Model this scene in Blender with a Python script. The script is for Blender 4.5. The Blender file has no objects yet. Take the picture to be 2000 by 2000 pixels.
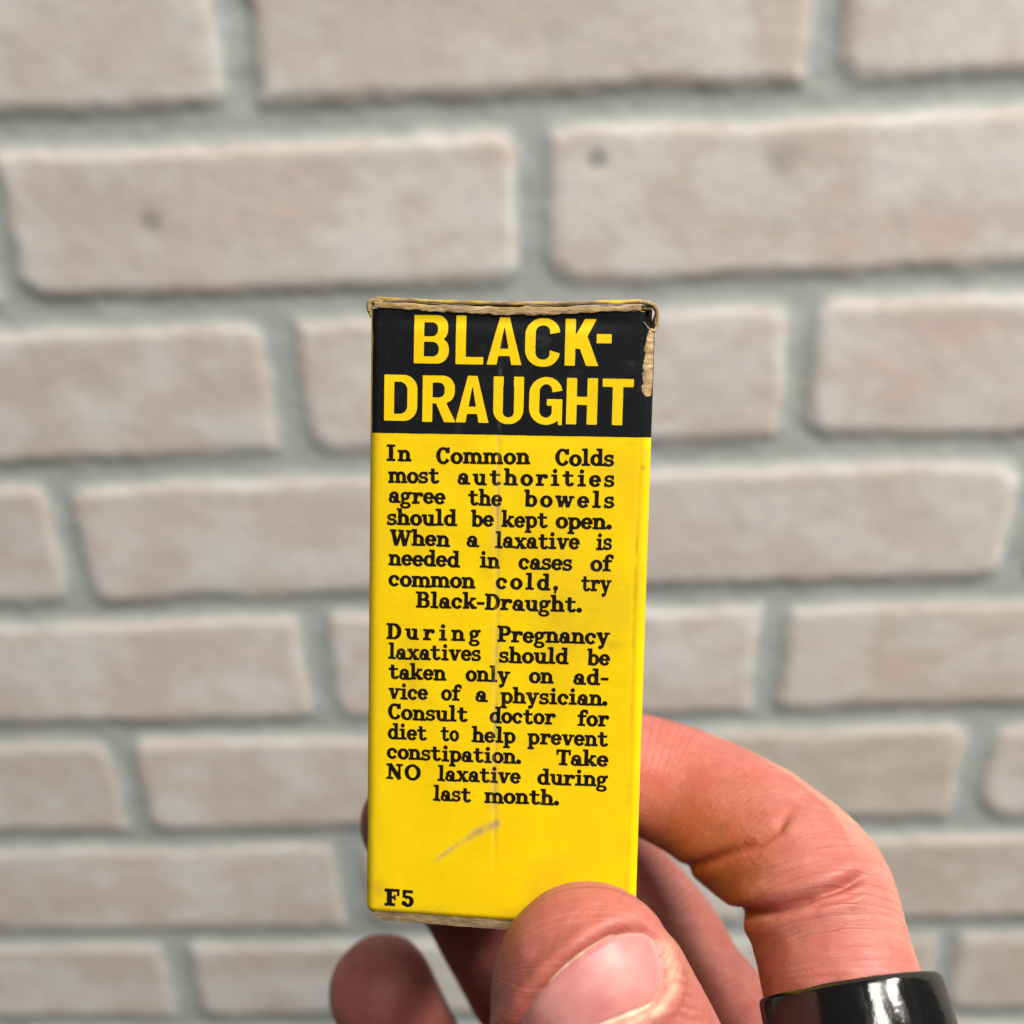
import bpy, math, random
import numpy as np
from mathutils import Matrix, Vector
from mathutils.bvhtree import BVHTree

rng = np.random.RandomState(7)
random.seed(7)
scene = bpy.context.scene
COL = scene.collection

# ------------------------------------------------------------------ camera
YAW, PITCH, ROLL, WALL_D = -0.041, 0.443, 0.0442, 0.3886
CAM_H = 1.5


def cam_axes(yaw, pitch, roll):
    cy, sy, cp, sp = math.cos(yaw), math.sin(yaw), math.cos(pitch), math.sin(pitch)
    cr, sr = math.cos(roll), math.sin(roll)
    fwd = np.array([sy * cp, cy * cp, -sp])
    right = np.array([cy, -sy, 0.0])
    down = np.cross(fwd, right)
    return np.array([cr * right + sr * down, -sr * right + cr * down, fwd])


AX = cam_axes(YAW, PITCH, ROLL)            # rows: right, down, forward
CAM = np.array([0.0, 0.0, CAM_H])
cam_data = bpy.data.cameras.new('camera')
cam = bpy.data.objects.new('camera', cam_data)
COL.objects.link(cam)
M = Matrix.Identity(4)
for i in range(3):
    M[i][0], M[i][1], M[i][2], M[i][3] = AX[0][i], -AX[1][i], -AX[2][i], CAM[i]
cam.matrix_world = M
cam_data.sensor_width = 36.0
cam_data.lens = 36.0                       # 53 degrees, a phone's main lens
cam_data.clip_start = 0.005
cam_data.clip_end = 50.0
cam_data.dof.use_dof = True
cam_data.dof.focus_distance = 0.126
cam_data.dof.aperture_fstop = 15.0
scene.camera = cam

# ------------------------------------------------------------------ light
world = bpy.data.worlds.new('World')
scene.world = world
world.use_nodes = True
wbg = world.node_tree.nodes['Background']
wbg.inputs[0].default_value = (0.86, 0.93, 1.0, 1)
wbg.inputs[1].default_value = 0.04


def tube_light(loc, sx, sy, power, col):
    # a ceiling fitting: a rectangle facing straight down, its long side running towards the wall
    d = bpy.data.lights.new('ceiling_light', 'AREA')
    d.shape = 'RECTANGLE'
    d.size, d.size_y, d.energy, d.color = sx, sy, power, col
    o = bpy.data.objects.new('ceiling_light', d)
    COL.objects.link(o)
    o.location = loc
    return o


tube_light((0.90, -1.40, 4.3), 0.85, 2.0, 134, (1.0, 0.96, 0.90))
tube_light((1.83, -0.20, 3.8), 0.45, 1.6, 165, (1.0, 0.94, 0.85))

scene.view_settings.view_transform = 'Standard'
scene.view_settings.look = 'None'
scene.view_settings.exposure = 0.0
scene.view_settings.gamma = 1.0
scene.view_settings.use_curve_mapping = False


# ------------------------------------------------------------------ helpers
def to_world(c):
    return np.asarray(c, float) @ AX + CAM


def to_cam(w):
    return (np.asarray(w, float) - CAM) @ AX.T


def px(u, v, z):
    """camera-space point seen along picture direction (u, v) at depth z metres"""
    return np.array([(u - 1000.0) / 2000.0 * z, (v - 1000.0) / 2000.0 * z, z])


def mesh_np(name, verts, faces, mat=None, parent=None, smooth=True):
    me = bpy.data.meshes.new(name)
    me.from_pydata([tuple(v) for v in np.asarray(verts, float)], [], [tuple(int(i) for i in f) for f in faces])
    me.update()
    if smooth:
        me.polygons.foreach_set('use_smooth', [True] * len(me.polygons))
    if mat:
        me.materials.append(mat)
    o = bpy.data.objects.new(name, me)
    COL.objects.link(o)
    if parent:
        o.parent = parent
    return o


def quads_mesh(name, verts, quads, mat=None, parent=None, smooth=True):
    """fast path for pure quad meshes"""
    me = bpy.data.meshes.new(name)
    n, q = len(verts), np.asarray(quads, np.int32)
    me.vertices.add(n)
    me.vertices.foreach_set('co', np.asarray(verts, np.float32).ravel())
    me.loops.add(q.size)
    me.loops.foreach_set('vertex_index', q.ravel())
    me.polygons.add(len(q))
    me.polygons.foreach_set('loop_start', np.arange(len(q), dtype=np.int32) * 4)
    me.update(calc_edges=True)
    me.validate()
    me.polygons.foreach_set('use_smooth', [smooth] * len(me.polygons))
    if mat:
        me.materials.append(mat)
    o = bpy.data.objects.new(name, me)
    COL.objects.link(o)
    if parent:
        o.parent = parent
    return o


def set_attr(o, name, vals):
    vals = np.asarray(vals, np.float32)
    if vals.ndim == 1:
        a = o.data.attributes.new(name, 'FLOAT', 'POINT')
        a.data.foreach_set('value', vals)
    else:
        a = o.data.attributes.new(name, 'FLOAT_VECTOR', 'POINT')
        a.data.foreach_set('vector', vals.ravel())


def tag(o, label, cat, group=None):
    o['label'] = label
    o['category'] = cat
    if group:
        o['group'] = group


def grid_quads(nu, nv):
    i = np.arange(nu * nv).reshape(nv, nu)
    return np.stack([i[:-1, :-1], i[:-1, 1:], i[1:, 1:], i[1:, :-1]], -1).reshape(-1, 4)


def vnoise(x, y, seed=0):
    x, y = np.asarray(x, float), np.asarray(y, float)
    xi, yi = np.floor(x).astype(np.int64), np.floor(y).astype(np.int64)
    fx, fy = x - xi, y - yi
    fx, fy = fx * fx * (3 - 2 * fx), fy * fy * (3 - 2 * fy)

    def h(a, b):
        n = (a * 374761393 + b * 668265263 + seed * 982451653) & 0x7fffffff
        n = ((n ^ (n >> 13)) * 1274126177) & 0x7fffffff
        n = n ^ (n >> 16)
        return (n & 0xffff) / 65535.0
    a, b, c, d = h(xi, yi), h(xi + 1, yi), h(xi, yi + 1), h(xi + 1, yi + 1)
    return (a * (1 - fx) + b * fx) * (1 - fy) + (c * (1 - fx) + d * fx) * fy - 0.5


def fbm(x, y, seed=0, octs=3):
    s, a = 0, 1.0
    for k in range(octs):
        s = s + a * vnoise(x * 2 ** k, y * 2 ** k, seed + 17 * k)
        a *= 0.5
    return s


def sstep(a, b, x):
    t = np.clip((x - a) / (b - a), 0, 1)
    return t * t * (3 - 2 * t)


# ------------------------------------------------------------------ node helpers
class Mat:
    def __init__(self, name):
        self.m = bpy.data.materials.new(name)
        self.m.use_nodes = True
        self.t = self.m.node_tree
        self.b = self.t.nodes['Principled BSDF']

    def node(self, kind, **kw):
        n = self.t.nodes.new(kind)
        for k, v in kw.items():
            if k.startswith('i_'):
                key = k[2:]
                key = int(key) if key.isdigit() else key
                n.inputs[key].default_value = v
            else:
                setattr(n, k, v)
        return n

    def link(self, a, b):
        self.t.links.new(a, b)

    def noise(self, vec, scale, detail=3, rough=0.55):
        n = self.node('ShaderNodeTexNoise')
        n.inputs['Scale'].default_value = scale
        n.inputs['Detail'].default_value = detail
        n.inputs['Roughness'].default_value = rough
        self.link(vec, n.inputs['Vector'])
        return n.outputs['Fac']

    def obj(self, scale=None):
        c = self.node('ShaderNodeTexCoord').outputs['Object']
        return self.scaled(c, scale) if scale else c

    def scaled(self, vec, scale):
        m = self.node('ShaderNodeMapping')
        m.inputs['Scale'].default_value = scale
        self.link(vec, m.inputs['Vector'])
        return m.outputs[0]

    def attr(self, name, vector=False):
        a = self.node('ShaderNodeAttribute', attribute_name=name)
        return a.outputs['Vector' if vector else 'Fac']

    def ramp(self, fac, a, b, ca=(0, 0, 0, 1), cb=(1, 1, 1, 1)):
        r = self.node('ShaderNodeValToRGB')
        r.color_ramp.elements[0].position, r.color_ramp.elements[1].position = a, b
        r.color_ramp.elements[0].color, r.color_ramp.elements[1].color = ca, cb
        self.link(fac, r.inputs[0])
        return r.outputs[0]

    def mix(self, fac, a, b, mode='MIX'):
        m = self.node('ShaderNodeMix', data_type='RGBA', blend_type=mode)
        for s, v in ((m.inputs[0], fac), (m.inputs[6], a), (m.inputs[7], b)):
            if isinstance(v, (int, float)):
                s.default_value = v
            elif isinstance(v, tuple):
                s.default_value = v if len(v) == 4 else v + (1,)
            else:
                self.link(v, s)
        return m.outputs[2]

    def math(self, op, a, b=0.0):
        m = self.node('ShaderNodeMath', operation=op)
        for s, v in ((m.inputs[0], a), (m.inputs[1], b)):
            if isinstance(v, (int, float)):
                s.default_value = v
            else:
                self.link(v, s)
        return m.outputs[0]

    def bump(self, height, strength, dist, prev=None):
        n = self.node('ShaderNodeBump')
        n.inputs['Strength'].default_value = strength
        n.inputs['Distance'].default_value = dist
        self.link(height, n.inputs['Height'])
        if prev is not None:
            self.link(prev, n.inputs['Normal'])
        return n.outputs[0]

    def out(self, color=None, rough=None, normal=None, **kw):
        for key, v in (('Base Color', color), ('Roughness', rough), ('Normal', normal)):
            if v is None:
                continue
            if isinstance(v, (int, float)):
                self.b.inputs[key].default_value = v
            elif isinstance(v, tuple):
                self.b.inputs[key].default_value = v if len(v) == 4 else v + (1,)
            else:
                self.link(v, self.b.inputs[key])
        for k, v in kw.items():
            self.b.inputs[k.replace('_', ' ')].default_value = v
        return self.m


# ------------------------------------------------------------------ materials
def mat_wall():
    m = Mat('painted_brick')
    o = m.obj()
    patch = m.ramp(m.noise(m.scaled(o, (1, 1, 1.25)), 30, 4, 0.62), 0.45, 0.60)
    fine = m.ramp(m.noise(o, 75, 4, 0.6), 0.32, 0.70)
    tint = m.attr('tint')
    pink = m.mix(tint, (0.755, 0.635, 0.57), (0.695, 0.60, 0.54))
    grey = m.mix(tint, (0.85, 0.83, 0.79), (0.79, 0.775, 0.735))
    brick = m.mix(patch, pink, grey)
    brick = m.mix(m.attr('tan'), brick, m.mix(patch, (0.62, 0.51, 0.40), (0.70, 0.62, 0.52)))
    brick = m.mix(m.math('MULTIPLY', fine, 0.30), brick, (0.80, 0.75, 0.705))
    sm = m.ramp(m.noise(m.scaled(o, (1, 1, 2.2)), 13, 3, 0.5), 0.50, 0.68)
    brick = m.mix(m.math('MULTIPLY', sm, 0.45), brick, (0.82, 0.815, 0.79))
    dk = m.ramp(m.noise(m.scaled(o, (1, 1, 1.3)), 17, 4, 0.55), 0.50, 0.70)
    brick = m.mix(m.math('MULTIPLY', dk, 0.4), brick, (0.60, 0.53, 0.475))
    blot = m.ramp(m.noise(o, 36, 2, 0.5), 0.66, 0.76)
    brick = m.mix(m.math('MULTIPLY', blot, 0.35), brick, (0.40, 0.385, 0.35))
    # painted highlight: paler smears along the upper arrises, as if lit from above
    brick = m.mix(m.math('MULTIPLY', m.attr('arris_highlight'), 0.45), brick, (0.76, 0.755, 0.71))
    brick = m.mix(m.attr('spot'), brick, (0.28, 0.275, 0.26))
    mort = m.mix(m.ramp(m.noise(o, 60, 4), 0.3, 0.7), (0.46, 0.505, 0.49), (0.53, 0.56, 0.545))
    col = m.mix(m.attr('brick'), mort, brick)
    h = m.noise(o, 260, 5, 0.65)
    h2 = m.noise(m.scaled(o, (1, 1, 1.6)), 70, 4, 0.6)
    nrm = m.bump(h, 0.2, 0.0005, m.bump(h2, 0.2, 0.0010))
    return m.out(col, 0.82, nrm)


def mat_yellow():
    m = Mat('yellow_card')
    o = m.obj()
    fib = m.noise(m.scaled(o, (220, 220, 1500)), 1.0, 3, 0.6)
    mott = m.noise(o, 140, 4, 0.6)
    col = m.mix(m.ramp(mott, 0.3, 0.72), (0.82, 0.55, 0.001), (0.89, 0.625, 0.002))
    streak = m.ramp(fib, 0.60, 0.80)
    col = m.mix(m.math('MULTIPLY', streak, 0.30), col, (0.62, 0.40, 0.01))
    dirt = m.ramp(m.noise(m.scaled(o, (1, 1, 1.4)), 330, 3, 0.6), 0.68, 0.79)
    patch = m.ramp(m.noise(o, 60, 2), 0.42, 0.62)
    col = m.mix(m.math('MULTIPLY', m.math('MULTIPLY', dirt, patch), 0.8), col, (0.30, 0.19, 0.02))
    w = m.attr('wear')
    wn = m.ramp(m.noise(m.scaled(o, (1, 1, 0.6)), 500, 4, 0.65), 0.32, 0.62)
    col = m.mix(m.math('MULTIPLY', w, wn), col, (0.31, 0.25, 0.16))
    col = m.mix(m.math('MULTIPLY', m.attr('grime'), m.ramp(mott, 0.2, 0.6)), col, (0.42, 0.27, 0.02))
    nrm = m.bump(fib, 0.25, 0.00006, m.bump(mott, 0.25, 0.00025))
    return m.out(col, 0.52, nrm, Specular_IOR_Level=0.22)


def mat_black_ink(name, base, worn, amount):
    m = Mat(name)
    o = m.obj()
    n = m.ramp(m.noise(o, 420, 4, 0.65), 0.52, 0.82)
    n2 = m.ramp(m.noise(o, 120, 3), 0.45, 0.75)
    col = m.mix(m.math('MULTIPLY', m.math('MULTIPLY', n, n2), amount), base, worn)
    # ink rubbed off along the vertical fold in the middle of the panel
    x = m.node('ShaderNodeSeparateXYZ')
    m.link(o, x.inputs[0])
    d = m.math('ABSOLUTE', m.math('ADD', x.outputs[0], 0.00112))
    f = m.ramp(m.math('MULTIPLY', d, 1000.0), 0.12, 0.34, (1, 1, 1, 1), (0, 0, 0, 1))
    col = m.mix(m.math('MULTIPLY', m.math('MULTIPLY', f, m.ramp(m.noise(o, 700, 3), 0.40, 0.66)), 0.4), col, worn)
    nrm = m.bump(m.noise(o, 260, 4), 0.3, 0.00012)
    return m.out(col, 0.5, nrm, Specular_IOR_Level=0.15)


def mat_kraft(name='kraft_board', yellow=0.0, dark=1.0):
    m = Mat(name)
    o = m.obj()
    n = m.noise(m.scaled(o, (1, 1, 3)), 420, 5, 0.65)
    col = m.mix(m.ramp(n, 0.3, 0.72), (0.20 * dark, 0.125 * dark, 0.055 * dark), (0.60 * dark, 0.43 * dark, 0.22 * dark))
    bl = m.ramp(m.noise(o, 170, 3, 0.6), 0.50, 0.66)
    col = m.mix(m.math('MULTIPLY', bl, 0.6), col, (0.15 * dark, 0.085 * dark, 0.035 * dark))
    if yellow:
        k = m.ramp(m.noise(m.scaled(o, (1, 1, 5)), 150, 3), 0.47, 0.60)
        col = m.mix(m.math('MULTIPLY', k, yellow), col, (0.80, 0.53, 0.01))
    return m.out(col, 0.85, m.bump(n, 0.6, 0.0004))


def mat_skin():
    m = Mat('skin')
    o = m.obj()
    big = m.ramp(m.noise(o, 75, 3, 0.55), 0.34, 0.68)
    col = m.mix(big, (0.375, 0.102, 0.089), (0.46, 0.162, 0.134))
    fine = m.ramp(m.noise(o, 420, 4, 0.6), 0.35, 0.70)
    col = m.mix(m.math('MULTIPLY', fine, 0.30), col, (0.51, 0.215, 0.17))
    col = m.mix(m.math('MULTIPLY', m.attr('red'), 0.8), col, (0.36, 0.075, 0.045))
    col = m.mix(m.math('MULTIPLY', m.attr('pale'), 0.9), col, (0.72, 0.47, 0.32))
    f = m.attr('finger', True)
    wr = m.noise(m.scaled(f, (300, 1900, 300)), 1.0, 3, 0.6)      # ridges running along the finger
    cr = m.noise(m.scaled(f, (1500, 170, 170)), 1.0, 4, 0.65)     # fine folds across it
    pore = m.noise(o, 2600, 3, 0.6)
    line = m.ramp(wr, 0.50, 0.72)
    col = m.mix(m.math('MULTIPLY', line, 0.28), col, (0.62, 0.28, 0.21))
    blot = m.ramp(m.noise(o, 190, 4, 0.6), 0.45, 0.72)
    col = m.mix(m.math('MULTIPLY', blot, 0.55), col, (0.42, 0.095, 0.07))
    nrm = m.bump(wr, 0.7, 0.00022, m.bump(cr, 0.75, 0.00035, m.bump(pore, 0.4, 0.00012)))
    r = m.ramp(m.noise(o, 300, 3), 0.3, 0.7, (0.44, 0.44, 0.44, 1), (0.60, 0.60, 0.60, 1))
    mm = m.out(col, r, nrm, Specular_IOR_Level=0.38, Subsurface_Weight=0.28, Subsurface_Scale=0.0022)
    m.b.inputs['Subsurface Radius'].default_value = (1.0, 0.32, 0.16)
    return mm


def mat_nail():
    m = Mat('nail')
    f = m.attr('nail', True)
    o = m.obj()
    n = m.noise(m.scaled(f, (5, 34, 1)), 1.0, 3, 0.5)
    n2 = m.noise(o, 170, 3, 0.6)
    col = m.mix(m.ramp(n2, 0.32, 0.68), (0.46, 0.155, 0.15), (0.58, 0.265, 0.24))
    col = m.mix(m.math('MULTIPLY', m.attr('rim'), 0.75), col, (0.74, 0.60, 0.47))
    nrm = m.bump(n, 0.22, 0.00012, m.bump(n2, 0.15, 0.0003))
    mm = m.out(col, 0.40, nrm, Specular_IOR_Level=0.35, Subsurface_Weight=0.25, Subsurface_Scale=0.0015)
    m.b.inputs['Subsurface Radius'].default_value = (1.0, 0.4, 0.25)
    return mm


def mat_cuticle():
    m = Mat('dry_cuticle')
    o = m.obj()
    n = m.noise(o, 900, 4, 0.65)
    col = m.mix(m.ramp(n, 0.3, 0.7), (0.50, 0.25, 0.18), (0.70, 0.49, 0.37))
    return m.out(col, 0.5, m.bump(n, 0.5, 0.0002), Subsurface_Weight=0.2, Subsurface_Scale=0.001)


def mat_ring():
    m = Mat('black_gloss')
    o = m.obj()
    s = m.noise(m.scaled(o, (900, 900, 160)), 1.0, 4, 0.6)
    r = m.ramp(s, 0.35, 0.75, (0.10, 0.10, 0.10, 1), (0.24, 0.24, 0.24, 1))
    return m.out((0.006, 0.006, 0.006), r, m.bump(m.noise(o, 320, 3), 0.25, 0.0003), IOR=1.6)


# ------------------------------------------------------------------ brick wall
ROW_P, BRICK_L, JX0, JZ0 = 0.067, 0.2039, -0.1064, -0.0279


def build_wall():
    fx = np.arange(-0.34, 0.30, 0.0013)
    fz = np.arange(-0.62, 0.13, 0.0013)
    X1 = np.concatenate([np.arange(-1.2, fx[0] - 0.003, 0.005), fx, np.arange(fx[-1] + 0.003, 1.2, 0.005)])
    Z1 = np.concatenate([np.arange(-1.5, fz[0] - 0.003, 0.005), fz, np.arange(fz[-1] + 0.003, 0.7, 0.005)])
    X, Z = np.meshgrid(X1, Z1)
    wx = X + 0.0022 * fbm(X * 30, Z * 30, 3) + 0.0013 * fbm(X * 130, Z * 130, 5)
    wz = Z + 0.0020 * fbm(X * 26, Z * 40, 11) + 0.0012 * fbm(X * 120, Z * 120, 13)
    r = np.floor((JZ0 - wz) / ROW_P).astype(int) + 1
    ztop = JZ0 - (r - 1) * ROW_P
    shift = np.where(r % 2 != 0, -0.5 * BRICK_L, 0.0) + 0.0014 * np.sin(r * 7.3)
    j = np.floor((wx - JX0 - shift) / BRICK_L).astype(int)
    cx = JX0 + shift + (j + 0.5) * BRICK_L
    cz = ztop - ROW_P / 2
    jit = lambda a: ((np.sin(r * 12.9898 + j * 78.233 + a * 37.7) * 43758.5453) % 1.0) - 0.5
    cx = cx + 0.003 * jit(1)
    hx = BRICK_L / 2 - 0.0056 + 0.0016 * jit(2)
    hz = ROW_P / 2 - 0.0050 + 0.0010 * jit(3)
    lx, lz = wx - cx, wz - cz - lx_tilt(jit, wx - cx)
    # one corner radius per corner, as on tumbled bricks
    rad = np.where(lx > 0, np.where(lz > 0, 0.007 + 0.010 * jit(4), 0.006 + 0.008 * jit(5)),
                   np.where(lz > 0, 0.006 + 0.008 * jit(6), 0.010 + 0.014 * jit(7)))
    rad = np.clip(rad, 0.003, 0.02)
    qx, qz = np.abs(lx) - hx + rad, np.abs(lz) - hz + rad
    sd = np.minimum(np.maximum(qx, qz), 0) + np.hypot(np.maximum(qx, 0), np.maximum(qz, 0)) - rad
    t = sstep(0.0034, -0.0058, sd)
    height = 0.0017 * t
    height += t * (0.00025 * fbm(X * 18 + r * 5.1, Z * 40, 21) + 0.00012 * fbm(X * 150, Z * 150, 25))
    height += (1 - t) * (0.0005 * fbm(X * 60, Z * 60, 31) + 0.0002 * fbm(X * 230, Z * 230, 33))
    height += t * 0.0004 * jit(8)
    pits = sstep(0.36, 0.46, fbm(X * 45 + 9.2, Z * 45, 47, 2)) * t
    height -= 0.0001 * pits
    arris_highlight = t * sstep(-0.011, -0.003, lz - hz + 0.004 * fbm(X * 55, Z * 20, 51)) * (0.6 + 0.8 * fbm(X * 30, Z * 10, 53))
    arris_highlight = np.clip(arris_highlight, 0, 1)  # top-edge highlight of each brick, carried as a colour mask
    spot = np.zeros_like(X)
    for (u, v, rr, s) in SPOTS:
        d = AX.T @ np.array([(u - 1000) / 2000, (v - 1000) / 2000, 1.0])
        q = d * WALL_D / d[1]
        dd = np.hypot(X - q[0], (Z - q[2])) + 0.0016 * fbm(X * 240, Z * 240, 61)
        spot = np.maximum(spot, s * sstep(rr, rr * 0.35, dd))
    height -= 0.0006 * spot
    tint = np.clip(0.5 + jit(9) * 0.9 + 0.5 * fbm(X * 7, Z * 7, 71), 0, 1)
    V = np.stack([X, WALL_D - height + 0.003, Z + CAM_H], -1).reshape(-1, 3)
    q = grid_quads(len(X1), len(Z1))
    o = quads_mesh('brick_wall', V, q, mat_wall())
    set_attr(o, 'brick', sstep(0.30, 0.72, t).ravel())
    set_attr(o, 'tint', tint.ravel())
    tan = np.clip(((r == 5) & (X > 0.06) & (X < 0.20)) * 0.85 + ((r >= 6) & (X > 0.10)) * 0.55 + ((r == 4) & (X > 0.10)) * 0.35, 0, 1)
    set_attr(o, 'tan', tan.ravel())
    set_attr(o, 'arris_highlight', arris_highlight.ravel())
    set_attr(o, 'spot', np.clip(spot, 0, 1).ravel())
    tag(o, 'wall of pale pinkish white brick with wide grey mortar joints behind the hand', 'wall')
    return o


def lx_tilt(jit, lx):
    return lx * 0.012 * jit(10)


SPOTS = [(290, 437, 0.0060, 0.55), (1165, 315, 0.0055, 0.65), (1525, 320, 0.0085, 0.30), (465, 25, 0.007, 0.45),
         (1085, 70, 0.006, 0.18)]

# ------------------------------------------------------------------ carton frame
BW, BH, BD, BR = 34.5, 76.85, 27.0, 1.15           # millimetres
RB = np.array([[0.99532145, -0.02049151, 0.09442087],
               [0.02900311, 0.99554877, -0.08967422],
               [-0.09216303, 0.09199318, 0.99148537]])
TB = np.array([-0.01729901, -0.02501404, 0.12445393])


def carton_cam(s, t, d):
    return RB @ (np.array([s, t, d]) * 1e-3) + TB


def bulge(a, t):
    """outward swelling of the front panel, millimetres"""
    inside = sstep(0.6, 6, a) * sstep(0.6, 6, BW - a)
    b = 0.28 * np.sin(np.pi * np.clip(a / BW, 0, 1)) * np.sin(np.pi * np.clip((t + 6) / (BH + 12), 0, 1))
    b = b + inside * 0.10 * fbm(a * 0.16, t * 0.10, 81, 2)
    crease = 16.05 + (t - 16) * 0.0100
    b = b - 0.055 * np.exp(-((a - crease) / 0.28) ** 2) * sstep(12, 17, t) * sstep(72, 66, t)
    b = b - 0.05 * np.exp(-((a - 33.15 - 0.12 * np.sin(t * 0.13)) / 0.22) ** 2)
    b = b - 0.45 * np.clip((t - (BH - 0.9)) / 0.9, 0, 1) ** 2       # rounded bottom fold
    b = b - 0.16 * np.exp(-((t - 1.6) / 0.9) ** 2) * inside
    return b


def surf(a, t, h=0.0):
    """point on the carton front; a runs across (and round both folds), t down, h proud of the card (mm) -> local metres"""
    a, t = np.asarray(a, float), np.asarray(t, float)
    L = BR * np.pi / 2
    a0, a1 = BR, BW - BR
    hh = h + bulge(a, t)
    mid_x, mid_y = np.clip(a, a0, a1), np.zeros_like(a)
    left = np.clip((a0 - a) / BR, 0, np.pi / 2)
    right = np.clip((a - a1) / BR, 0, np.pi / 2)
    ang = right - left
    nx, ny = np.sin(ang), -np.cos(ang)
    x = mid_x + nx * (BR + hh)
    y = BR + ny * (BR + hh)
    over_l, over_r = np.maximum(a0 - L - a, 0), np.maximum(a - a1 - L, 0)
    y = y + over_l + over_r
    return np.stack([(x - BW / 2) * 1e-3, y * 1e-3, (BH - t) * 1e-3], -1)


def build_carton():
    root = bpy.data.objects.new('carton', None)
    root.empty_display_size = 0.01
    COL.objects.link(root)
    base = to_world(carton_cam(BW / 2, BH, 0))
    X, Y, Zv = RB[:, 0] @ AX, RB[:, 2] @ AX, -(RB[:, 1] @ AX)
    m = Matrix.Identity(4)
    for i in range(3):
        m[i][0], m[i][1], m[i][2], m[i][3] = X[i], Y[i], Zv[i], base[i]
    root.matrix_world = m
    tag(root, 'small yellow cardboard carton with black title band and printed text held upright in the hand', 'carton')
    yel = mat_yellow()
    kraft = mat_kraft('kraft_board', 0.12)
    kraft_y = mat_kraft('kraft_yellow_edge', 0.75, 0.85)
    kraft_d = mat_kraft('kraft_grey', 0.0, 0.62)

    # ---- shell: front, folds, sides, back as one hollow tube
    L = BR * np.pi / 2
    a_front = np.arange(-L + BR, BW - BR + L + 1e-6, 0.22)
    side = BD - 2 * BR
    ts = np.concatenate([np.arange(0.25, BH - 1.2, 0.25), np.linspace(BH - 1.15, BH, 8)])
    A, T = np.meshgrid(a_front, ts)
    V = surf(A, T)
    back = []
    n_side = 6
    for k in range(1, n_side):
        back.append((V[:, -1, 0][:, None], k))
    cols = [V]
    zz = V[:, -1, 2]
    xr, xl = BW / 2 * 1e-3, -BW / 2 * 1e-3
    ring = [(xr, BR + side * k / n_side) for k in range(1, n_side + 1)]
    ring += [(xr - 0.001 * BR * (1 - math.cos(q)), BD - BR + BR * math.sin(q)) for q in np.linspace(0.3, 1.57, 5)]
    ring += [(xr - 0.001 * BR + (xl - xr + 0.002 * BR) * k / 8, BD) for k in range(1, 9)]
    ring += [(xl + 0.001 * BR * (1 - math.sin(q)), BD - BR + BR * math.cos(q)) for q in np.linspace(0.3, 1.57, 5)]
    ring += [(xl, BD - BR - side * k / n_side) for k in range(1, n_side)]
    for (x, y) in ring:
        cols.append(np.stack([np.full(len(ts), x), np.full(len(ts), y * 1e-3), zz], -1)[:, None, :])
    V = np.concatenate(cols, 1)
    nv, nu = V.shape[:2]
    idx = np.arange(nu * nv).reshape(nv, nu)
    idx2 = np.concatenate([idx, idx[:, :1]], 1)
    q = np.stack([idx2[:-1, :-1], idx2[1:, :-1], idx2[1:, 1:], idx2[:-1, 1:]], -1).reshape(-1, 4)
    nf = len(a_front)
    # the burst corner at the upper right is a real hole in the card
    AA = np.full((nv, nu), -99.0)
    AA[:, :nf] = A
    TT = np.repeat(ts[:, None], nu, 1)
    keep = ~hole_mask(AA.ravel()[q].mean(1), TT.ravel()[q].mean(1))
    wear = np.zeros((nv, nu))
    grime = np.zeros((nv, nu))
    crease = 16.05 + (T - 16) * 0.0100
    w = 1.0 * np.exp(-((A - crease + 0.05 * fbm(T * 0.8, T * 0, 5)) / 0.25) ** 2) * sstep(14.5, 16, T) * (0.55 + 0.6 * fbm(T * 0.45, T * 0 + 3, 6)) * sstep(72, 60, T)
    w = np.maximum(w, 0.55 * (0.4 + 0.9 * fbm(T * 0.25, T * 0 + 8, 61)) * np.exp(-((A - crease + 0.2) / 0.55) ** 2) * sstep(15, 17, T) * sstep(66, 62, T))
    # diagonal scuff low on the panel
    p0, p1 = np.array([8.0, 70.4]), np.array([16.65, 63.9])
    dv = p1 - p0
    tt = np.clip(((A - p0[0]) * dv[0] + (T - p0[1]) * dv[1]) / (dv @ dv), 0, 1)
    bow = 0.9 * np.sin(np.pi * tt)
    dist = np.hypot(A - p0[0] - tt * dv[0] + 0.25 * bow, T - p0[1] - tt * dv[1] + bow * 0.42)
    w = np.maximum(w, 0.95 * sstep(0.25 + 0.75 * tt, 0.0, dist) * sstep(0.0, 0.25, tt) * (0.55 + 0.45 * tt))
    # rubbed corner fold at the right
    w = np.maximum(w, 0.9 * sstep(0.55, 0.2, np.hypot((A - 34.0) / 0.55, (T - 17.2) / 1.3)))
    wear[:, :nf] = np.clip(w, 0, 1)
    g = 0.40 * np.exp(-((A - 0.9) / 0.7) ** 2)
    g = np.maximum(g, 0.60 * np.exp(-((A - 33.1) / 0.18) ** 2) * (0.5 + fbm(T * 0.5, T * 0, 9)))
    g = np.maximum(g, 0.9 * sstep(0.7, 0.3, np.hypot((A - 33.6) / 0.7, (T - 18.8) / 0.7)))
    g = np.maximum(g, 0.45 * sstep(BH - 2.6, BH - 0.3, T) * (0.6 + fbm(A * 0.5, T * 0.8, 10)))
    g = np.maximum(g, 0.5 * sstep(0.22, 0.1, np.abs(T - 39.6 + 0.05 * A * 0) + 0.25 * np.abs(A - 28.6)))
    g = np.maximum(g, 0.38 * np.clip(fbm(A * 0.17 + 9, T * 0.11, 68, 4) * 1.6 - 0.05, 0, 1) * sstep(15, 22, T))
    g = np.maximum(g, 0.6 * np.exp(-(((A - 30.6) / 1.2) ** 2 + ((T - 40.6) / 0.8) ** 2)))
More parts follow.
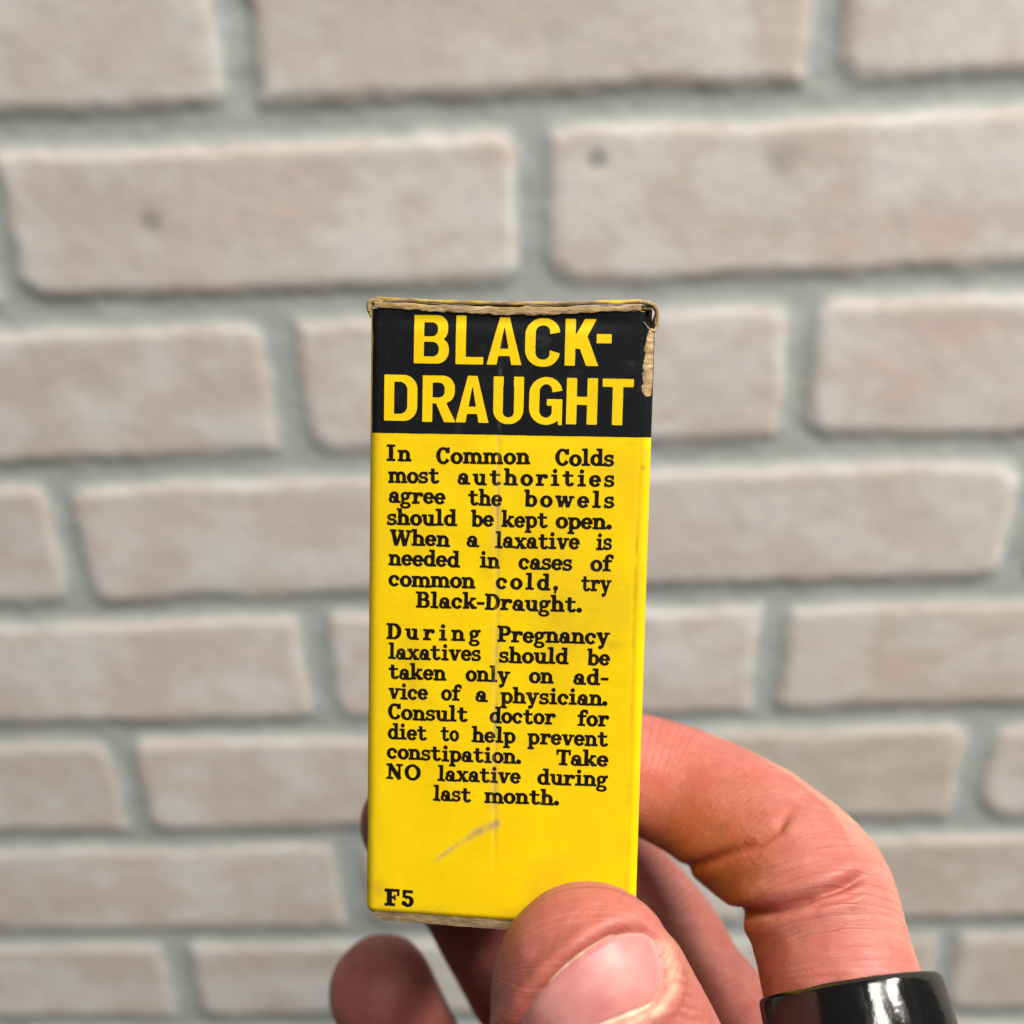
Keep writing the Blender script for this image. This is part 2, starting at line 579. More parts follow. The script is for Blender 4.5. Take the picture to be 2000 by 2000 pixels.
    g = np.maximum(g, 0.6 * np.exp(-(((A - 1.2) / 1.6) ** 2 + ((T - 73.6) / 1.6) ** 2)))
    grime[:, :nf] = np.clip(g, 0, 1)
    body = quads_mesh('panel', V.reshape(-1, 3), q[keep], yel, root)
    set_attr(body, 'wear', wear.ravel())
    set_attr(body, 'grime', grime.ravel())

    # ---- black title band: printed from the left margin to beyond the right fold
    ta, tb = np.arange(0.32, BW + 0.55, 0.2), np.arange(0.3, 15.25, 0.2)
    A2, T2 = np.meshgrid(ta, np.append(tb, 15.25))
    edge = 15.33 - 0.005 * A2 + 0.03 * fbm(A2 * 0.9, A2 * 0, 14)
    T3 = np.where(T2 >= 15.24, edge, T2)
    A3 = np.where(A2 < 0.33, 0.32 + 0.12 * fbm(T2 * 0.5, T2 * 0, 15), A2)
    VB = surf(A3, T3, 0.022).reshape(-1, 3)
    qb = grid_quads(len(ta), A2.shape[0])[:, ::-1]
    ca, ct = A3.ravel()[qb].mean(1), T3.ravel()[qb].mean(1)
    band = quads_mesh('title_band', VB, qb[~hole_mask(ca, ct, 0.86)],
                      mat_black_ink('black_band_ink', (0.0065, 0.0075, 0.010, 1), (0.10, 0.095, 0.085, 1), 0.5), root)

    # ---- bare board where the print has torn away along the right fold
    tp = np.linspace(2.2, 10.3, 170)
    ap = np.linspace(0, 1, 16)
    U, T4 = np.meshgrid(ap, tp)
    q01 = (T4 - 2.2) / 8.1
    lo = 33.62 - 0.42 * sstep(0.05, 0.55, q01) + 0.30 * vnoise(T4 * 0.7, T4 * 0, 3) + 0.22 * vnoise(T4 * 2.3, T4 * 0, 8) + 0.10 * vnoise(T4 * 7, T4 * 0, 9)
    hi = 34.62 - 0.10 * sstep(0.4, 1.0, q01) + 0.12 * vnoise(T4 * 1.9, T4 * 0, 12)
    pinch = np.sqrt(np.clip(1 - (2 * np.clip(q01, 0.0, 1) - 1) ** 12, 0, 1))
    mid4 = (lo + hi) / 2
    A4 = mid4 + (lo + U * (hi - lo) - mid4) * pinch
    VT = surf(A4, T4, 0.035 + 0.03 * vnoise(A4 * 3, T4 * 2.5, 4)).reshape(-1, 3)
    quads_mesh('torn_patch', VT, grid_quads(16, 170)[:, ::-1], mat_kraft('bare_board', 0.0, 1.15), root)

    # ---- top flap: lid under the fold, a lumpy torn front edge and a second board layer behind it
    aa = np.linspace(0.55, 32.75, 150)

    def lip(name, mat, t_hi, t_lo, y0, depth, seed, rough):
        th = t_hi(aa) + rough * vnoise(aa * 1.1, aa * 0, seed)
        tl = t_lo(aa) + rough * 1.2 * vnoise(aa * 0.7, aa * 0, seed + 1) + rough * 0.8 * vnoise(aa * 2.3, aa * 0, seed + 2)
        n = 14
        vs = []
        for k in range(n):
            an = 2 * np.pi * k / n
            c = np.sign(math.cos(an)) * abs(math.cos(an)) ** 0.3
            s = np.sign(math.sin(an)) * abs(math.sin(an)) ** 0.5
            t = (th + tl) / 2 + (tl - th) / 2 * s
            y = y0 + depth / 2 - c * depth / 2 + 0.06 * vnoise(aa * 0.8 + k, aa * 0, seed + 5) - 0.35 * np.maximum(vnoise(aa * 0.28, aa * 0, seed + 6), 0)
            vs.append(np.stack([(aa - BW / 2) * 1e-3, y * 1e-3, (BH - t) * 1e-3], -1))
        vs = np.stack(vs, 0)
        i = np.arange(n * len(aa)).reshape(n, len(aa))
        i = np.concatenate([i, i[:1]], 0)
        qq = [tuple(x) for x in np.stack([i[:-1, :-1], i[:-1, 1:], i[1:, 1:], i[1:, :-1]], -1).reshape(-1, 4)]
        qq += [tuple(i[:-1, 0]), tuple(i[:-1, -1][::-1])]
        return mesh_np(name, vs.reshape(-1, 3), qq, mat, root)
    sag = lambda a: 0.42 * np.sin(np.pi * np.clip((a - 0.5) / 33, 0, 1))
    flap = lip('top_flap', kraft_y, lambda a: -1.18 + sag(a), lambda a: -0.72 + 0.9 * sag(a), 0.2, 0.7, 101, 0.05)
    lip2 = lip('torn_lip', kraft, lambda a: -0.50 + sag(a) * 0.9, lambda a: 0.42 + sag(a) * 1.0 - 0.28 * sstep(22, 33, a) - 0.2 * sstep(9, 3, a), -0.20, 0.40, 111, 0.20)
    lip2.parent = flap
    # lid
    la, ld = np.linspace(0.5, BW - 0.5, 30), np.linspace(0.6, BD - 0.4, 16)
    LA, LD = np.meshgrid(la, ld)
    top = np.stack([(LA - BW / 2) * 1e-3, LD * 1e-3, (BH + 0.55 - 0.2 * np.sin(np.pi * LA / BW) + 0.1 * vnoise(LA * 0.3, LD * 0.3, 7)) * 1e-3], -1)
    bot = top - np.array([0, 0, 0.00055])
    nl = LA.size
    gq = grid_quads(len(la), len(ld))
    border = np.concatenate([np.arange(30), np.arange(1, 16) * 30 + 29, 15 * 30 + np.arange(28, -1, -1), np.arange(14, 0, -1) * 30])
    faces = [tuple(f) for f in gq] + [tuple(f[::-1] + nl) for f in gq]
    faces += [(border[k], border[k] + nl, border[(k + 1) % len(border)] + nl, border[(k + 1) % len(border)]) for k in range(len(border))]
    mesh_np('lid', np.concatenate([top.reshape(-1, 3), bot.reshape(-1, 3)]), faces, kraft, root)

    # inner flap added behind the burst corner, near-black to paint the hole's shade
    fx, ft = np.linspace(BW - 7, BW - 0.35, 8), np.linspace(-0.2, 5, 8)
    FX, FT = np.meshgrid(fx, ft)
    mesh_np('hole_shade_flap', np.stack([(FX - BW / 2) * 1e-3, (1.7 + 0.05 * FT) * 1e-3, (BH - FT) * 1e-3], -1).reshape(-1, 3),
            grid_quads(8, 8)[:, ::-1], mat_kraft('inner_board_shade', 0.0, 0.05), root)

    # curled kraft at both upper corners
    def curl(name, pts, rads, mat):
        v, f = tube(np.array(pts, float), np.array(rads, float), 10, 5)
        v = np.stack([(v[:, 0] - BW / 2) * 1e-3, v[:, 2] * 1e-3, (BH - v[:, 1]) * 1e-3], -1)
        return mesh_np(name, v, f, mat, flap)
    curl('corner_curl', [(1.6, -0.55, 0.3), (0.7, -0.75, 0.45), (-0.05, -0.45, 0.6), (-0.1, 0.35, 0.5), (0.1, 1.3, 0.25)],
         [0.20, 0.36, 0.42, 0.36, 0.12], kraft)
    curl('corner_curl', [(32.4, -0.85, 0.3), (33.6, -0.75, 0.5), (34.45, -0.25, 0.9), (34.75, 0.8, 1.1), (34.7, 1.9, 1.0), (34.3, 2.5, 0.45), (33.7, 2.2, 0.1), (33.1, 1.5, -0.12)],
         [0.22, 0.30, 0.30, 0.24, 0.20, 0.15, 0.10, 0.05], kraft)

    # ---- bottom tuck flap showing below the front panel
    ba = np.linspace(1.3, BW - 1.2, 70)
    tlow = 77.72 + 0.012 * ba + 0.10 * vnoise(ba * 0.5, ba * 0, 121) + 0.05 * vnoise(ba * 2, ba * 0, 122) - 0.5 * sstep(2.2, 1.3, ba)
    vs = []
    for (y, f, top_t) in ((0.28, 0.0, 76.3), (0.22, 1.0, 0), (0.45, 1.12, 0), (BD - 0.6, 0.9, 0), (BD - 0.6, 0.0, 76.6)):
        t = np.full_like(ba, top_t) if f == 0 else 76.6 + (tlow - 76.6) * f
        vs.append(np.stack([(ba - BW / 2) * 1e-3, np.full_like(ba, y) * 1e-3 + 6e-5 * vnoise(ba * 1.3, ba * 0, 5), (BH - t) * 1e-3], -1))
    vs = np.stack(vs, 0)
    i = np.arange(5 * 70).reshape(5, 70)
    i = np.concatenate([i, i[:1]], 0)
    qq = [tuple(x) for x in np.stack([i[:-1, :-1], i[:-1, 1:], i[1:, 1:], i[1:, :-1]], -1).reshape(-1, 4)]
    qq += [tuple(i[:-1, 0]), tuple(i[:-1, -1][::-1])]
    mesh_np('bottom_flap', vs.reshape(-1, 3), qq, kraft_d, root, smooth=False)

    # ---- lettering
    build_lettering(root, yel)
    return root


def hole_mask(a, t, grow=1.08):
    d = np.hypot((a - 34.05) / 0.78, (t - 0.70) / 1.30)
    return (d < grow) & (a > 0) & (a < 34.75)


# ------------------------------------------------------------------ lettering: distance-field glyphs
def f_box(x0, y0, x1, y1):
    def f(X, Y):
        dx, dy = np.abs(X - (x0 + x1) / 2) - (x1 - x0) / 2, np.abs(Y - (y0 + y1) / 2) - (y1 - y0) / 2
        return np.minimum(np.maximum(dx, dy), 0) + np.hypot(np.maximum(dx, 0), np.maximum(dy, 0))
    return f


def f_poly(*P):
    P = np.array(P, float)

    def f(X, Y):
        d = np.full(X.shape, 1e9)
        ins = np.zeros(X.shape, bool)
        n = len(P)
        for i in range(n):
            a, b = P[i], P[(i + 1) % n]
            ex, ey = b - a
            wx, wy = X - a[0], Y - a[1]
            t = np.clip((wx * ex + wy * ey) / (ex * ex + ey * ey), 0, 1)
            d = np.minimum(d, np.hypot(wx - ex * t, wy - ey * t))
            c = (a[1] > Y) != (b[1] > Y)
            with np.errstate(divide='ignore', invalid='ignore'):
                xi = a[0] + (Y - a[1]) * ex / (ey if ey else 1e-12)
            ins ^= c & (X < xi)
        return np.where(ins, -d, d)
    return f


def f_seg(x0, y0, x1, y1, w):
    d = np.array([x1 - x0, y1 - y0], float)
    n = np.array([-d[1], d[0]]) / np.hypot(*d) * w / 2
    return f_poly((x0 + n[0], y0 + n[1]), (x1 + n[0], y1 + n[1]), (x1 - n[0], y1 - n[1]), (x0 - n[0], y0 - n[1]))


def f_dot(x, y, r):
    return lambda X, Y: np.hypot(X - x, Y - y) - r


def f_ring(cx, cy, rx, ry, wx, wy, a0=None, a1=None):
    def ell(X, Y, ax, ay):
        k = np.hypot((X - cx) / ax, (Y - cy) / ay)
        g = np.hypot((X - cx) / ax ** 2, (Y - cy) / ay ** 2) + 1e-9
        return k * (k - 1) / g

    def f(X, Y):
        d = np.maximum(ell(X, Y, rx, ry), -ell(X, Y, rx - wx, ry - wy))
        if a0 is not None:
            A0, A1 = math.radians(a0), math.radians(a1)
            h0 = -(-(X - cx) * math.sin(A0) + (Y - cy) * math.cos(A0))
            h1 = (-(X - cx) * math.sin(A1) + (Y - cy) * math.cos(A1))
            wdg = np.maximum(h0, h1) if (a1 - a0) <= 180 else np.minimum(h0, h1)
            d = np.maximum(d, wdg)
        return d
    return f


def f_rr(x0, y0, x1, y1, r_tl, r_tr, r_br, r_bl):
    def f(X, Y):
        cx, cy = (x0 + x1) / 2, (y0 + y1) / 2
        px_, py_ = X - cx, Y - cy
        r = np.where(px_ > 0, np.where(py_ > 0, r_tr, r_br), np.where(py_ > 0, r_tl, r_bl))
        qx, qy = np.abs(px_) - (x1 - x0) / 2 + r, np.abs(py_) - (y1 - y0) / 2 + r
        return np.minimum(np.maximum(qx, qy), 0) + np.hypot(np.maximum(qx, 0), np.maximum(qy, 0)) - r
    return f


def union(*fs):
    return lambda X, Y: np.minimum.reduce([f(X, Y) for f in fs])


def minus(a, b):
    return lambda X, Y: np.maximum(a(X, Y), -b(X, Y))


W, H_ = 33, 18      # stem and slab weights of the text face (x-height 100)


def text_glyphs():
    B, S, R, D = f_box, f_seg, f_ring, f_dot
    bowl = lambda cx: R(cx, 50, 52, 52, W, 21)
    foot = lambda x0, x1: B(x0, 0, x1, H_)
    g = {}
    g['a'] = (union(R(40, 31, 37, 33, 28, 17), B(64, 8, 96, 64), R(54, 63, 42, 39, 31, 20, 0, 165), D(24, 68, 15), B(64, 0, 114, 17)), 114)
    g['b'] = (union(B(14, 0, 46, 150), B(0, 133, 46, 150), bowl(64)), 118)
    g['c'] = (union(R(53, 50, 52, 52, W, 21, 42, 322), D(84, 70, 16)), 106)
    g['d'] = (union(bowl(54), B(72, 0, 104, 150), B(54, 133, 104, 150), B(72, 0, 120, 17)), 120)
    g['e'] = (union(R(53, 50, 52, 52, W, 20, 0, 326), B(14, 43, 104, 60)), 106)
    g['f'] = (union(B(24, 0, 56, 116), R(68, 112, 44, 40, 32, 22, 28, 180), D(96, 126, 15), B(4, 83, 88, 100), foot(6, 78)), 92)
    g['g'] = (union(R(46, 65, 41, 37, 28, 18), D(94, 92, 13), B(70, 84, 96, 98), R(48, -18, 48, 30, 24, 17), S(24, 36, 24, 6, 22)), 108)
    g['h'] = (union(B(14, 0, 46, 150), B(0, 133, 46, 150), R(62, 54, 48, 48, 32, 23, 0, 180), B(78, 0, 110, 54), foot(0, 60), foot(66, 124)), 124)
    g['i'] = (union(B(24, 0, 56, 100), B(6, 83, 56, 100), foot(4, 76), D(39, 131, 18)), 80)
    g['k'] = (union(B(14, 0, 46, 150), B(0, 133, 46, 150), foot(0, 58), S(42, 38, 94, 92, 21), S(56, 54, 100, 6, 32), B(68, 83, 118, 100), B(74, 0, 126, 17)), 126)
    g['l'] = (union(B(24, 0, 56, 150), B(6, 133, 56, 150), foot(4, 76)), 80)
    g['m'] = (union(B(12, 0, 44, 100), B(0, 83, 44, 100), R(58, 56, 46, 46, 31, 23, 0, 180), B(73, 0, 104, 56), R(118, 56, 46, 46, 31, 23, 0, 180), B(133, 0, 164, 56),
                    foot(0, 55), foot(63, 114), foot(122, 176)), 176)
    g['n'] = (union(B(14, 0, 46, 100), B(0, 83, 46, 100), R(62, 54, 48, 48, 32, 23, 0, 180), B(78, 0, 110, 54), foot(0, 60), foot(66, 124)), 124)
    g['o'] = (R(55, 50, 54, 52, W, 21), 110)
    g['p'] = (union(B(14, -46, 46, 100), B(0, 83, 46, 100), bowl(64), B(0, -46, 62, -29)), 118)
    g['r'] = (union(B(20, 0, 52, 100), B(4, 83, 52, 100), foot(4, 74), R(78, 56, 46, 46, 26, 24, 55, 180), D(92, 82, 18)), 110)
    g['s'] = (union(R(45, 71, 40, 31, 25, 18, 20, 272), R(47, 29, 44, 31, 27, 18, 198, 452), B(68, 66, 84, 100), B(4, 0, 20, 34)), 94)
    g['t'] = (union(B(26, 30, 58, 130), B(4, 83, 92, 100), R(66, 34, 41, 36, 32, 21, 180, 345)), 106)
    g['u'] = (union(B(14, 40, 46, 100), B(0, 83, 46, 100), B(76, 0, 108, 100), B(60, 83, 108, 100), R(61, 46, 47, 47, 31, 22, 180, 360), B(76, 0, 124, 17)), 124)
    g['v'] = (union(S(24, 98, 60, 2, 33), S(96, 98, 62, 2, 22), B(0, 83, 56, 100), B(70, 83, 122, 100)), 122)
    g['w'] = (union(S(22, 98, 50, 2, 31), S(84, 98, 54, 2, 20), S(82, 98, 112, 2, 31), S(144, 98, 114, 2, 20), B(0, 83, 52, 100), B(62, 83, 104, 100), B(120, 83, 168, 100)), 168)
    g['x'] = (union(S(26, 96, 94, 4, 33), S(94, 96, 26, 4, 21), B(4, 83, 54, 100), B(70, 83, 120, 100), B(0, 0, 50, 17), B(66, 0, 122, 17)), 122)
    g['y'] = (union(S(24, 98, 64, 4, 33), S(100, 98, 52, -38, 21), B(0, 83, 56, 100), B(72, 83, 124, 100), D(38, -34, 17)), 124)
    g['I'] = (union(B(24, 0, 60, 145), B(4, 127, 80, 145), B(4, 0, 80, 18)), 84)
    g['C'] = (union(R(66, 72, 64, 75, 35, 22, 38, 322), B(104, 98, 120, 145)), 126)
    g['W'] = (union(S(26, 143, 62, 2, 35), S(106, 143, 66, 2, 22), S(102, 143, 138, 2, 35), S(180, 143, 142, 2, 22), B(0, 128, 60, 145), B(78, 128, 128, 145), B(150, 128, 206, 145)), 206)
    g['B'] = (union(B(18, 0, 54, 145), minus(f_rr(18, 66, 118, 145, 0, 38, 38, 0), f_rr(54, 84, 86, 127, 0, 20, 20, 0)),
                    minus(f_rr(18, 0, 128, 82, 0, 40, 40, 0), f_rr(54, 18, 94, 64, 0, 22, 22, 0)), B(2, 127, 54, 145), B(2, 0, 54, 18)), 130)
    g['D'] = (union(B(18, 0, 54, 145), minus(f_rr(18, 0, 136, 145, 0, 66, 66, 0), f_rr(54, 19, 100, 126, 0, 44, 44, 0)), B(2, 127, 54, 145), B(2, 0, 54, 18)), 138)
    g['P'] = (union(B(18, 0, 54, 145), minus(f_rr(18, 58, 124, 145, 0, 42, 42, 0), f_rr(54, 77, 90, 126, 0, 23, 23, 0)), B(2, 127, 54, 145), B(2, 0, 78, 18)), 126)
    g['T'] = (union(B(50, 0, 86, 145), B(4, 124, 132, 145), B(4, 96, 20, 145), B(116, 96, 132, 145), B(30, 0, 106, 18)), 136)
    g['N'] = (union(B(20, 0, 42, 145), B(108, 0, 130, 145), S(28, 142, 122, 4, 38), B(0, 127, 46, 145), B(88, 127, 150, 145), B(0, 0, 62, 18)), 150)
    g['O'] = (R(76, 72, 74, 76, 36, 22), 152)
    g['F'] = (union(B(22, 0, 64, 150), B(2, 126, 64, 150), B(2, 0, 92, 24), B(40, 128, 128, 150), B(110, 92, 128, 150), B(50, 66, 96, 86), B(84, 52, 98, 100)), 132)
    g['5'] = (union(B(12, 80, 38, 148), B(12, 124, 98, 148), R(56, 50, 50, 50, 36, 24, -140, 130), D(22, 30, 20)), 110)
    g['.'] = (D(24, 19, 22), 48)
    g[','] = (union(D(24, 19, 20), S(30, 18, 16, -28, 16)), 50)
    g['-'] = (B(2, 44, 68, 66), 70)
    return g


def glyph_mesh(f, x0, y0, x1, y1, n):
    """marching squares on a distance field: verts (N,2), faces"""
    step = (y1 - y0) / n
    xs, ys = np.arange(x0, x1 + step, step), np.arange(y0, y1 + step, step)
    X, Y = np.meshgrid(xs, ys)
    D = f(X, Y)
    ins = D < 0
    vid, verts, faces = {}, [], []

    def corner(i, j):
        k = (0, i, j)
        if k not in vid:
            vid[k] = len(verts)
            verts.append((xs[i], ys[j]))
        return vid[k]

    def cross(i0, j0, i1, j1):
        k = (1, min(i0, i1), min(j0, j1), i0 != i1)
        if k not in vid:
            a, b = D[j0, i0], D[j1, i1]
            t = a / (a - b)
            vid[k] = len(verts)
            verts.append((xs[i0] + (xs[i1] - xs[i0]) * t, ys[j0] + (ys[j1] - ys[j0]) * t))
        return vid[k]
    cnt = ins[:-1, :-1].astype(int) + ins[:-1, 1:] + ins[1:, 1:] + ins[1:, :-1]
    for j, i in zip(*np.nonzero(cnt)):
        c = [(i, j), (i + 1, j), (i + 1, j + 1), (i, j + 1)]
        poly = []
        for k in range(4):
            (ia, ja), (ib, jb) = c[k], c[(k + 1) % 4]
            if ins[ja, ia]:
                poly.append(corner(ia, ja))
            if ins[ja, ia] != ins[jb, ib]:
                poly.append(cross(ia, ja, ib, jb))
        if len(poly) > 2:
            faces.append(poly)
    return np.array(verts), faces


WORDS = [('In', 2.27, 5.39, 18.75, 18.72), ('Common', 8.45, 20.01, 18.88, 18.72), ('Colds', 23.01, 30.14, 18.77, 18.67), ('most', 2.54, 8.93, 21.42, 21.33), ('authorities', 11.13, 30.25, 21.39, 21.18), ('agree', 2.57, 9.7, 23.9, 23.85), ('the', 12.49, 16.68, 23.88, 23.88), ('bowels', 19.36, 30.33, 23.86, 23.77), ('should', 2.39, 11.15, 26.62, 26.51), ('be', 12.9, 15.74, 26.48, 26.44), ('kept', 16.65, 22.37, 26.45, 26.37), ('open.', 23.27, 30.07, 26.43, 26.34), ('When', 2.76, 10.33, 29.17, 29.06), ('a', 12.37, 13.74, 29.04, 29.01), ('laxative', 15.87, 26.26, 29.03, 28.91), ('is', 28.19, 30.18, 28.89, 28.86), ('needed', 2.64, 11.6, 31.68, 31.57), ('in', 14.05, 16.55, 31.57, 31.55), ('cases', 18.86, 25.43, 31.58, 31.51), ('of', 27.61, 30.26, 31.51, 31.48), ('common', 2.67, 13.58, 34.28, 34.15), ('cold,', 16.09, 23.82, 34.12, 34.0), ('try', 26.53, 30.23, 33.98, 33.93), ('Black-Draught.', 6.16, 26.74, 36.81, 36.62), ('During', 2.48, 14.37, 40.93, 40.74), ('Pregnancy', 16.42, 30.26, 40.70, 40.44), ('laxatives', 2.69, 14.46, 43.46, 43.25), ('should', 16.66, 25.26, 43.28, 43.15), ('be', 27.52, 30.34, 43.14, 43.1), ('taken', 2.78, 10.13, 46.02, 45.9), ('only', 12.55, 18.1, 45.83, 45.72), ('on', 20.45, 23.5, 45.72, 45.67), ('ad-', 25.9, 30.23, 45.68, 45.61), ('vice', 2.8, 7.86, 48.56, 48.47), ('of', 9.52, 11.97, 48.44, 48.40), ('a', 13.79, 15.17, 48.39, 48.36), ('physician.', 16.96, 30.18, 48.38, 48.15), ('Consult', 2.77, 12.94, 51.18, 51.01), ('doctor', 15.63, 23.87, 50.98, 50.85), ('for', 26.52, 30.46, 50.84, 50.79), ('diet', 2.75, 7.82, 53.76, 53.69), ('to', 9.51, 11.84, 53.6, 53.57), ('help', 13.44, 18.97, 53.53, 53.45), ('prevent', 20.46, 30.45, 53.45, 53.31), ('constipation.', 2.67, 19.69, 56.33, 56.06), ('Take', 24.0, 30.53, 55.97, 55.85), ('NO', 2.65, 7.05, 58.94, 58.87), ('laxative', 9.15, 19.7, 58.79, 58.58), ('during', 21.76, 30.54, 58.56, 58.41), ('last', 8.62, 13.53, 61.40, 61.33), ('month.', 15.2, 24.55, 61.29, 61.15)]
TITLE = [('B', 5.51, 9.83, 6.81, 0.97), ('L', 10.64, 14.05, 6.84, 0.98), ('A', 14.41, 18.69, 6.83, 1.13), ('C', 19.06, 23.29, 6.98, 1.18), ('K', 23.84, 27.91, 6.8, 1.21), ('-', 27.6, 29.4, 4.1, 2.98),
         ('D', 1.9, 6.04, 13.82, 8.19), ('R', 6.65, 10.81, 13.87, 8.21), ('A', 10.75, 14.84, 13.85, 8.18), ('U', 15.34, 19.05, 13.93, 8.19), ('G', 19.69, 23.72, 13.93, 8.17), ('H', 24.18, 27.93, 13.79, 8.22), ('T', 28.46, 32.19, 13.79, 8.24)]


def title_glyph(c, w, h):
    s, t = 1.27, 0.88
    B, P = f_box, f_poly
    if c == 'B':
        return union(minus(f_rr(0, h * .47, w * .97, h, 0, 1.35, 1.25, 0), f_rr(s, h * .47 + t * .62, w * .97 - s, h - t, 0, .72, .72, 0)),
                     minus(f_rr(0, 0, w, h * .54, 0, 1.35, 1.5, 0), f_rr(s, t, w - s, h * .54 - t * .62, 0, .75, .75, 0)))
    if c == 'D':
        return minus(f_rr(0, 0, w, h, 0, 1.75, 1.75, 0), f_rr(s, t, w - s, h - t, 0, .95, .95, 0))
    if c == 'L':
        return union(B(0, 0, s, h), B(0, 0, w, .92))
    if c == 'A':
        k = 0.60
        return union(P((0, 0), (1.26, 0), (w / 2 + .22, h), (w / 2 - k, h)), P((w, 0), (w - 1.26, 0), (w / 2 - .22, h), (w / 2 + k, h)), B(.95, 1.05, w - .95, 1.95))
    if c in 'CG':
        ring = minus(f_rr(0, 0, w, h, 2.05, 1.9, 1.9, 2.05), f_rr(s, t, w - s, h - t, .85, .75, .75, .85))
        if c == 'C':
            return minus(ring, P((w * .55, h * .335), (w * .62, h * .36), (w + .3, h * .27), (w + .3, h * .72), (w * .62, h * .66), (w * .55, h * .66)))
        return union(minus(ring, P((w * .5, h * .5), (w + .3, h * .5), (w + .3, h * .73), (w * .6, h * .665), (w * .5, h * .66))),
                     B(w * .53, h * .40, w, h * .545), B(w - 1.28, h * .08, w, h * .545), B(w - .5, 0, w, h * .3))
    if c == 'K':
        return union(B(0, 0, s, h), P((s * .8, h * .36), (s * .8, h * .58), (w - 1.75, h), (w - .32, h), (s + .65, h * .36)), P((s + .2, h * .50), (s + 1.35, h * .66), (w, 0), (w - 1.48, 0)))
    if c == '-':
        return B(0, 0, w, h)
    if c == 'R':
        return union(minus(f_rr(0, h * .40, w * .96, h, 0, 1.5, 1.45, 0), f_rr(s, h * .40 + t * .85, w * .96 - s, h - t, 0, .72, .72, 0)), B(0, 0, s, h), P((s + .15, h * .5), (s + 1.45, h * .5), (w, 0), (w - 1.45, 0)))
    if c == 'U':
        return minus(union(f_rr(0, 0, w, h * .8, 0, 0, 1.75, 1.75), B(0, h * .5, w, h)), union(f_rr(1.2, t * .95, w - 1.2, h * .8, 0, 0, .62, .62), B(1.25, h * .5, w - 1.25, h + 1)))
    if c == 'H':
        return union(B(0, 0, s, h), B(w - s, 0, w, h), B(0, h * .42, w, h * .60))
    if c == 'T':
        return union(B(0, h - 1.0, w, h), B(w / 2 - s / 2, 0, w / 2 + s / 2, h))


def build_lettering(root, yel):
    V, F = [], []
    n0 = 0

    def add(v2, faces, fn):
        nonlocal n0
        V.append(fn(v2))
        F.extend([[i + n0 for i in f] for f in faces])
        n0 += len(v2)

    def flush(name, mat):
        nonlocal V, F, n0
        # letters are wound with y up; face the front
        o = mesh_np(name, np.concatenate(V), [f for f in F], mat, root)
        V, F, n0 = [], [], 0
        return o
    for (c, x0, x1, yb, yt) in TITLE:
        w, h = x1 - x0, yb - yt
        g = title_glyph(c, w, h)
        soft = lambda X, Y, g=g: g(X, Y) + 0.02 + 0.02 * vnoise(X * 5, Y * 5, ord(c))
        v, f = glyph_mesh(soft, -0.1, -0.1, w + 0.1, h + 0.1, 64 if c != '-' else 20)
        add(v, f, lambda p: surf(x0 + p[:, 0], yb - p[:, 1], 0.045))
    o = flush('title_lettering', yel)
    set_attr(o, 'wear', np.zeros(len(o.data.vertices)))
    set_attr(o, 'grime', np.zeros(len(o.data.vertices)))
    glyphs = text_glyphs()
    cache = {}

    def gm(c):
        if c not in cache:
            f, adv = glyphs[c]
            s = ord(c)
            soft = lambda X, Y: f(X, Y) - 1.9 + 2.8 * vnoise(X / 16, Y / 16, s)
            cache[c] = glyph_mesh(soft, -8, -56, adv + 10, 160, 62)
        return cache[c]
    ink = mat_black_ink('black_text_ink', (0.009, 0.006, 0.004, 1), (0.26, 0.17, 0.06, 1), 0.35)
    u = 0.01375
    for (word, x0, x1, b0, b1) in WORDS:
        nat = [glyphs[c][1] * u for c in word]
        gap = ((x1 - x0) - sum(nat)) / max(1, len(word) - 1)
        sq = 1.0
        if gap < -0.03:
            sq = (x1 - x0 + 0.03 * (len(word) - 1)) / sum(nat)
            gap = -0.03
        if len(word) == 1:
            sq, gap = 1.0, 0
        x = x0
        for c, a in zip(word, nat):
            v, f = gm(c)
            k = (x - x0) / (x1 - x0)
            bl = b0 + (b1 - b0) * k + rng.uniform(-0.03, 0.03)
            rot = rng.uniform(-0.02, 0.02)

            def place(p, x=x, bl=bl, rot=rot, sq=sq):
                gx, gy = p[:, 0] * u * sq, p[:, 1] * u
                return surf(x + gx - rot * gy, bl - gy - rot * gx, 0.02)
            add(v, f, place)
            x += a * sq + gap
    flush('text_lettering', ink)
    for (c, x, k) in (('F', 2.52, 0.0150), ('5', 4.72, 0.0150)):
        v, f = gm(c)
        add(v, f, lambda p, x=x, k=k: surf(x + p[:, 0] * k, 75.65 - p[:, 1] * k, 0.02))
    flush('code_lettering', ink)


# ------------------------------------------------------------------ generic tube
def catmull(P, n):
    P = np.asarray(P, float)
    Q = np.concatenate([[2 * P[0] - P[1]], P, [2 * P[-1] - P[-2]]])
    out = []
    for i in range(len(P) - 1):
        p0, p1, p2, p3 = Q[i:i + 4]
        for t in np.linspace(0, 1, n, endpoint=False):
            out.append(0.5 * (2 * p1 + (p2 - p0) * t + (2 * p0 - 5 * p1 + 4 * p2 - p3) * t * t + (3 * p1 - p0 - 3 * p2 + p3) * t ** 3))
    out.append(P[-1])
    return np.array(out)


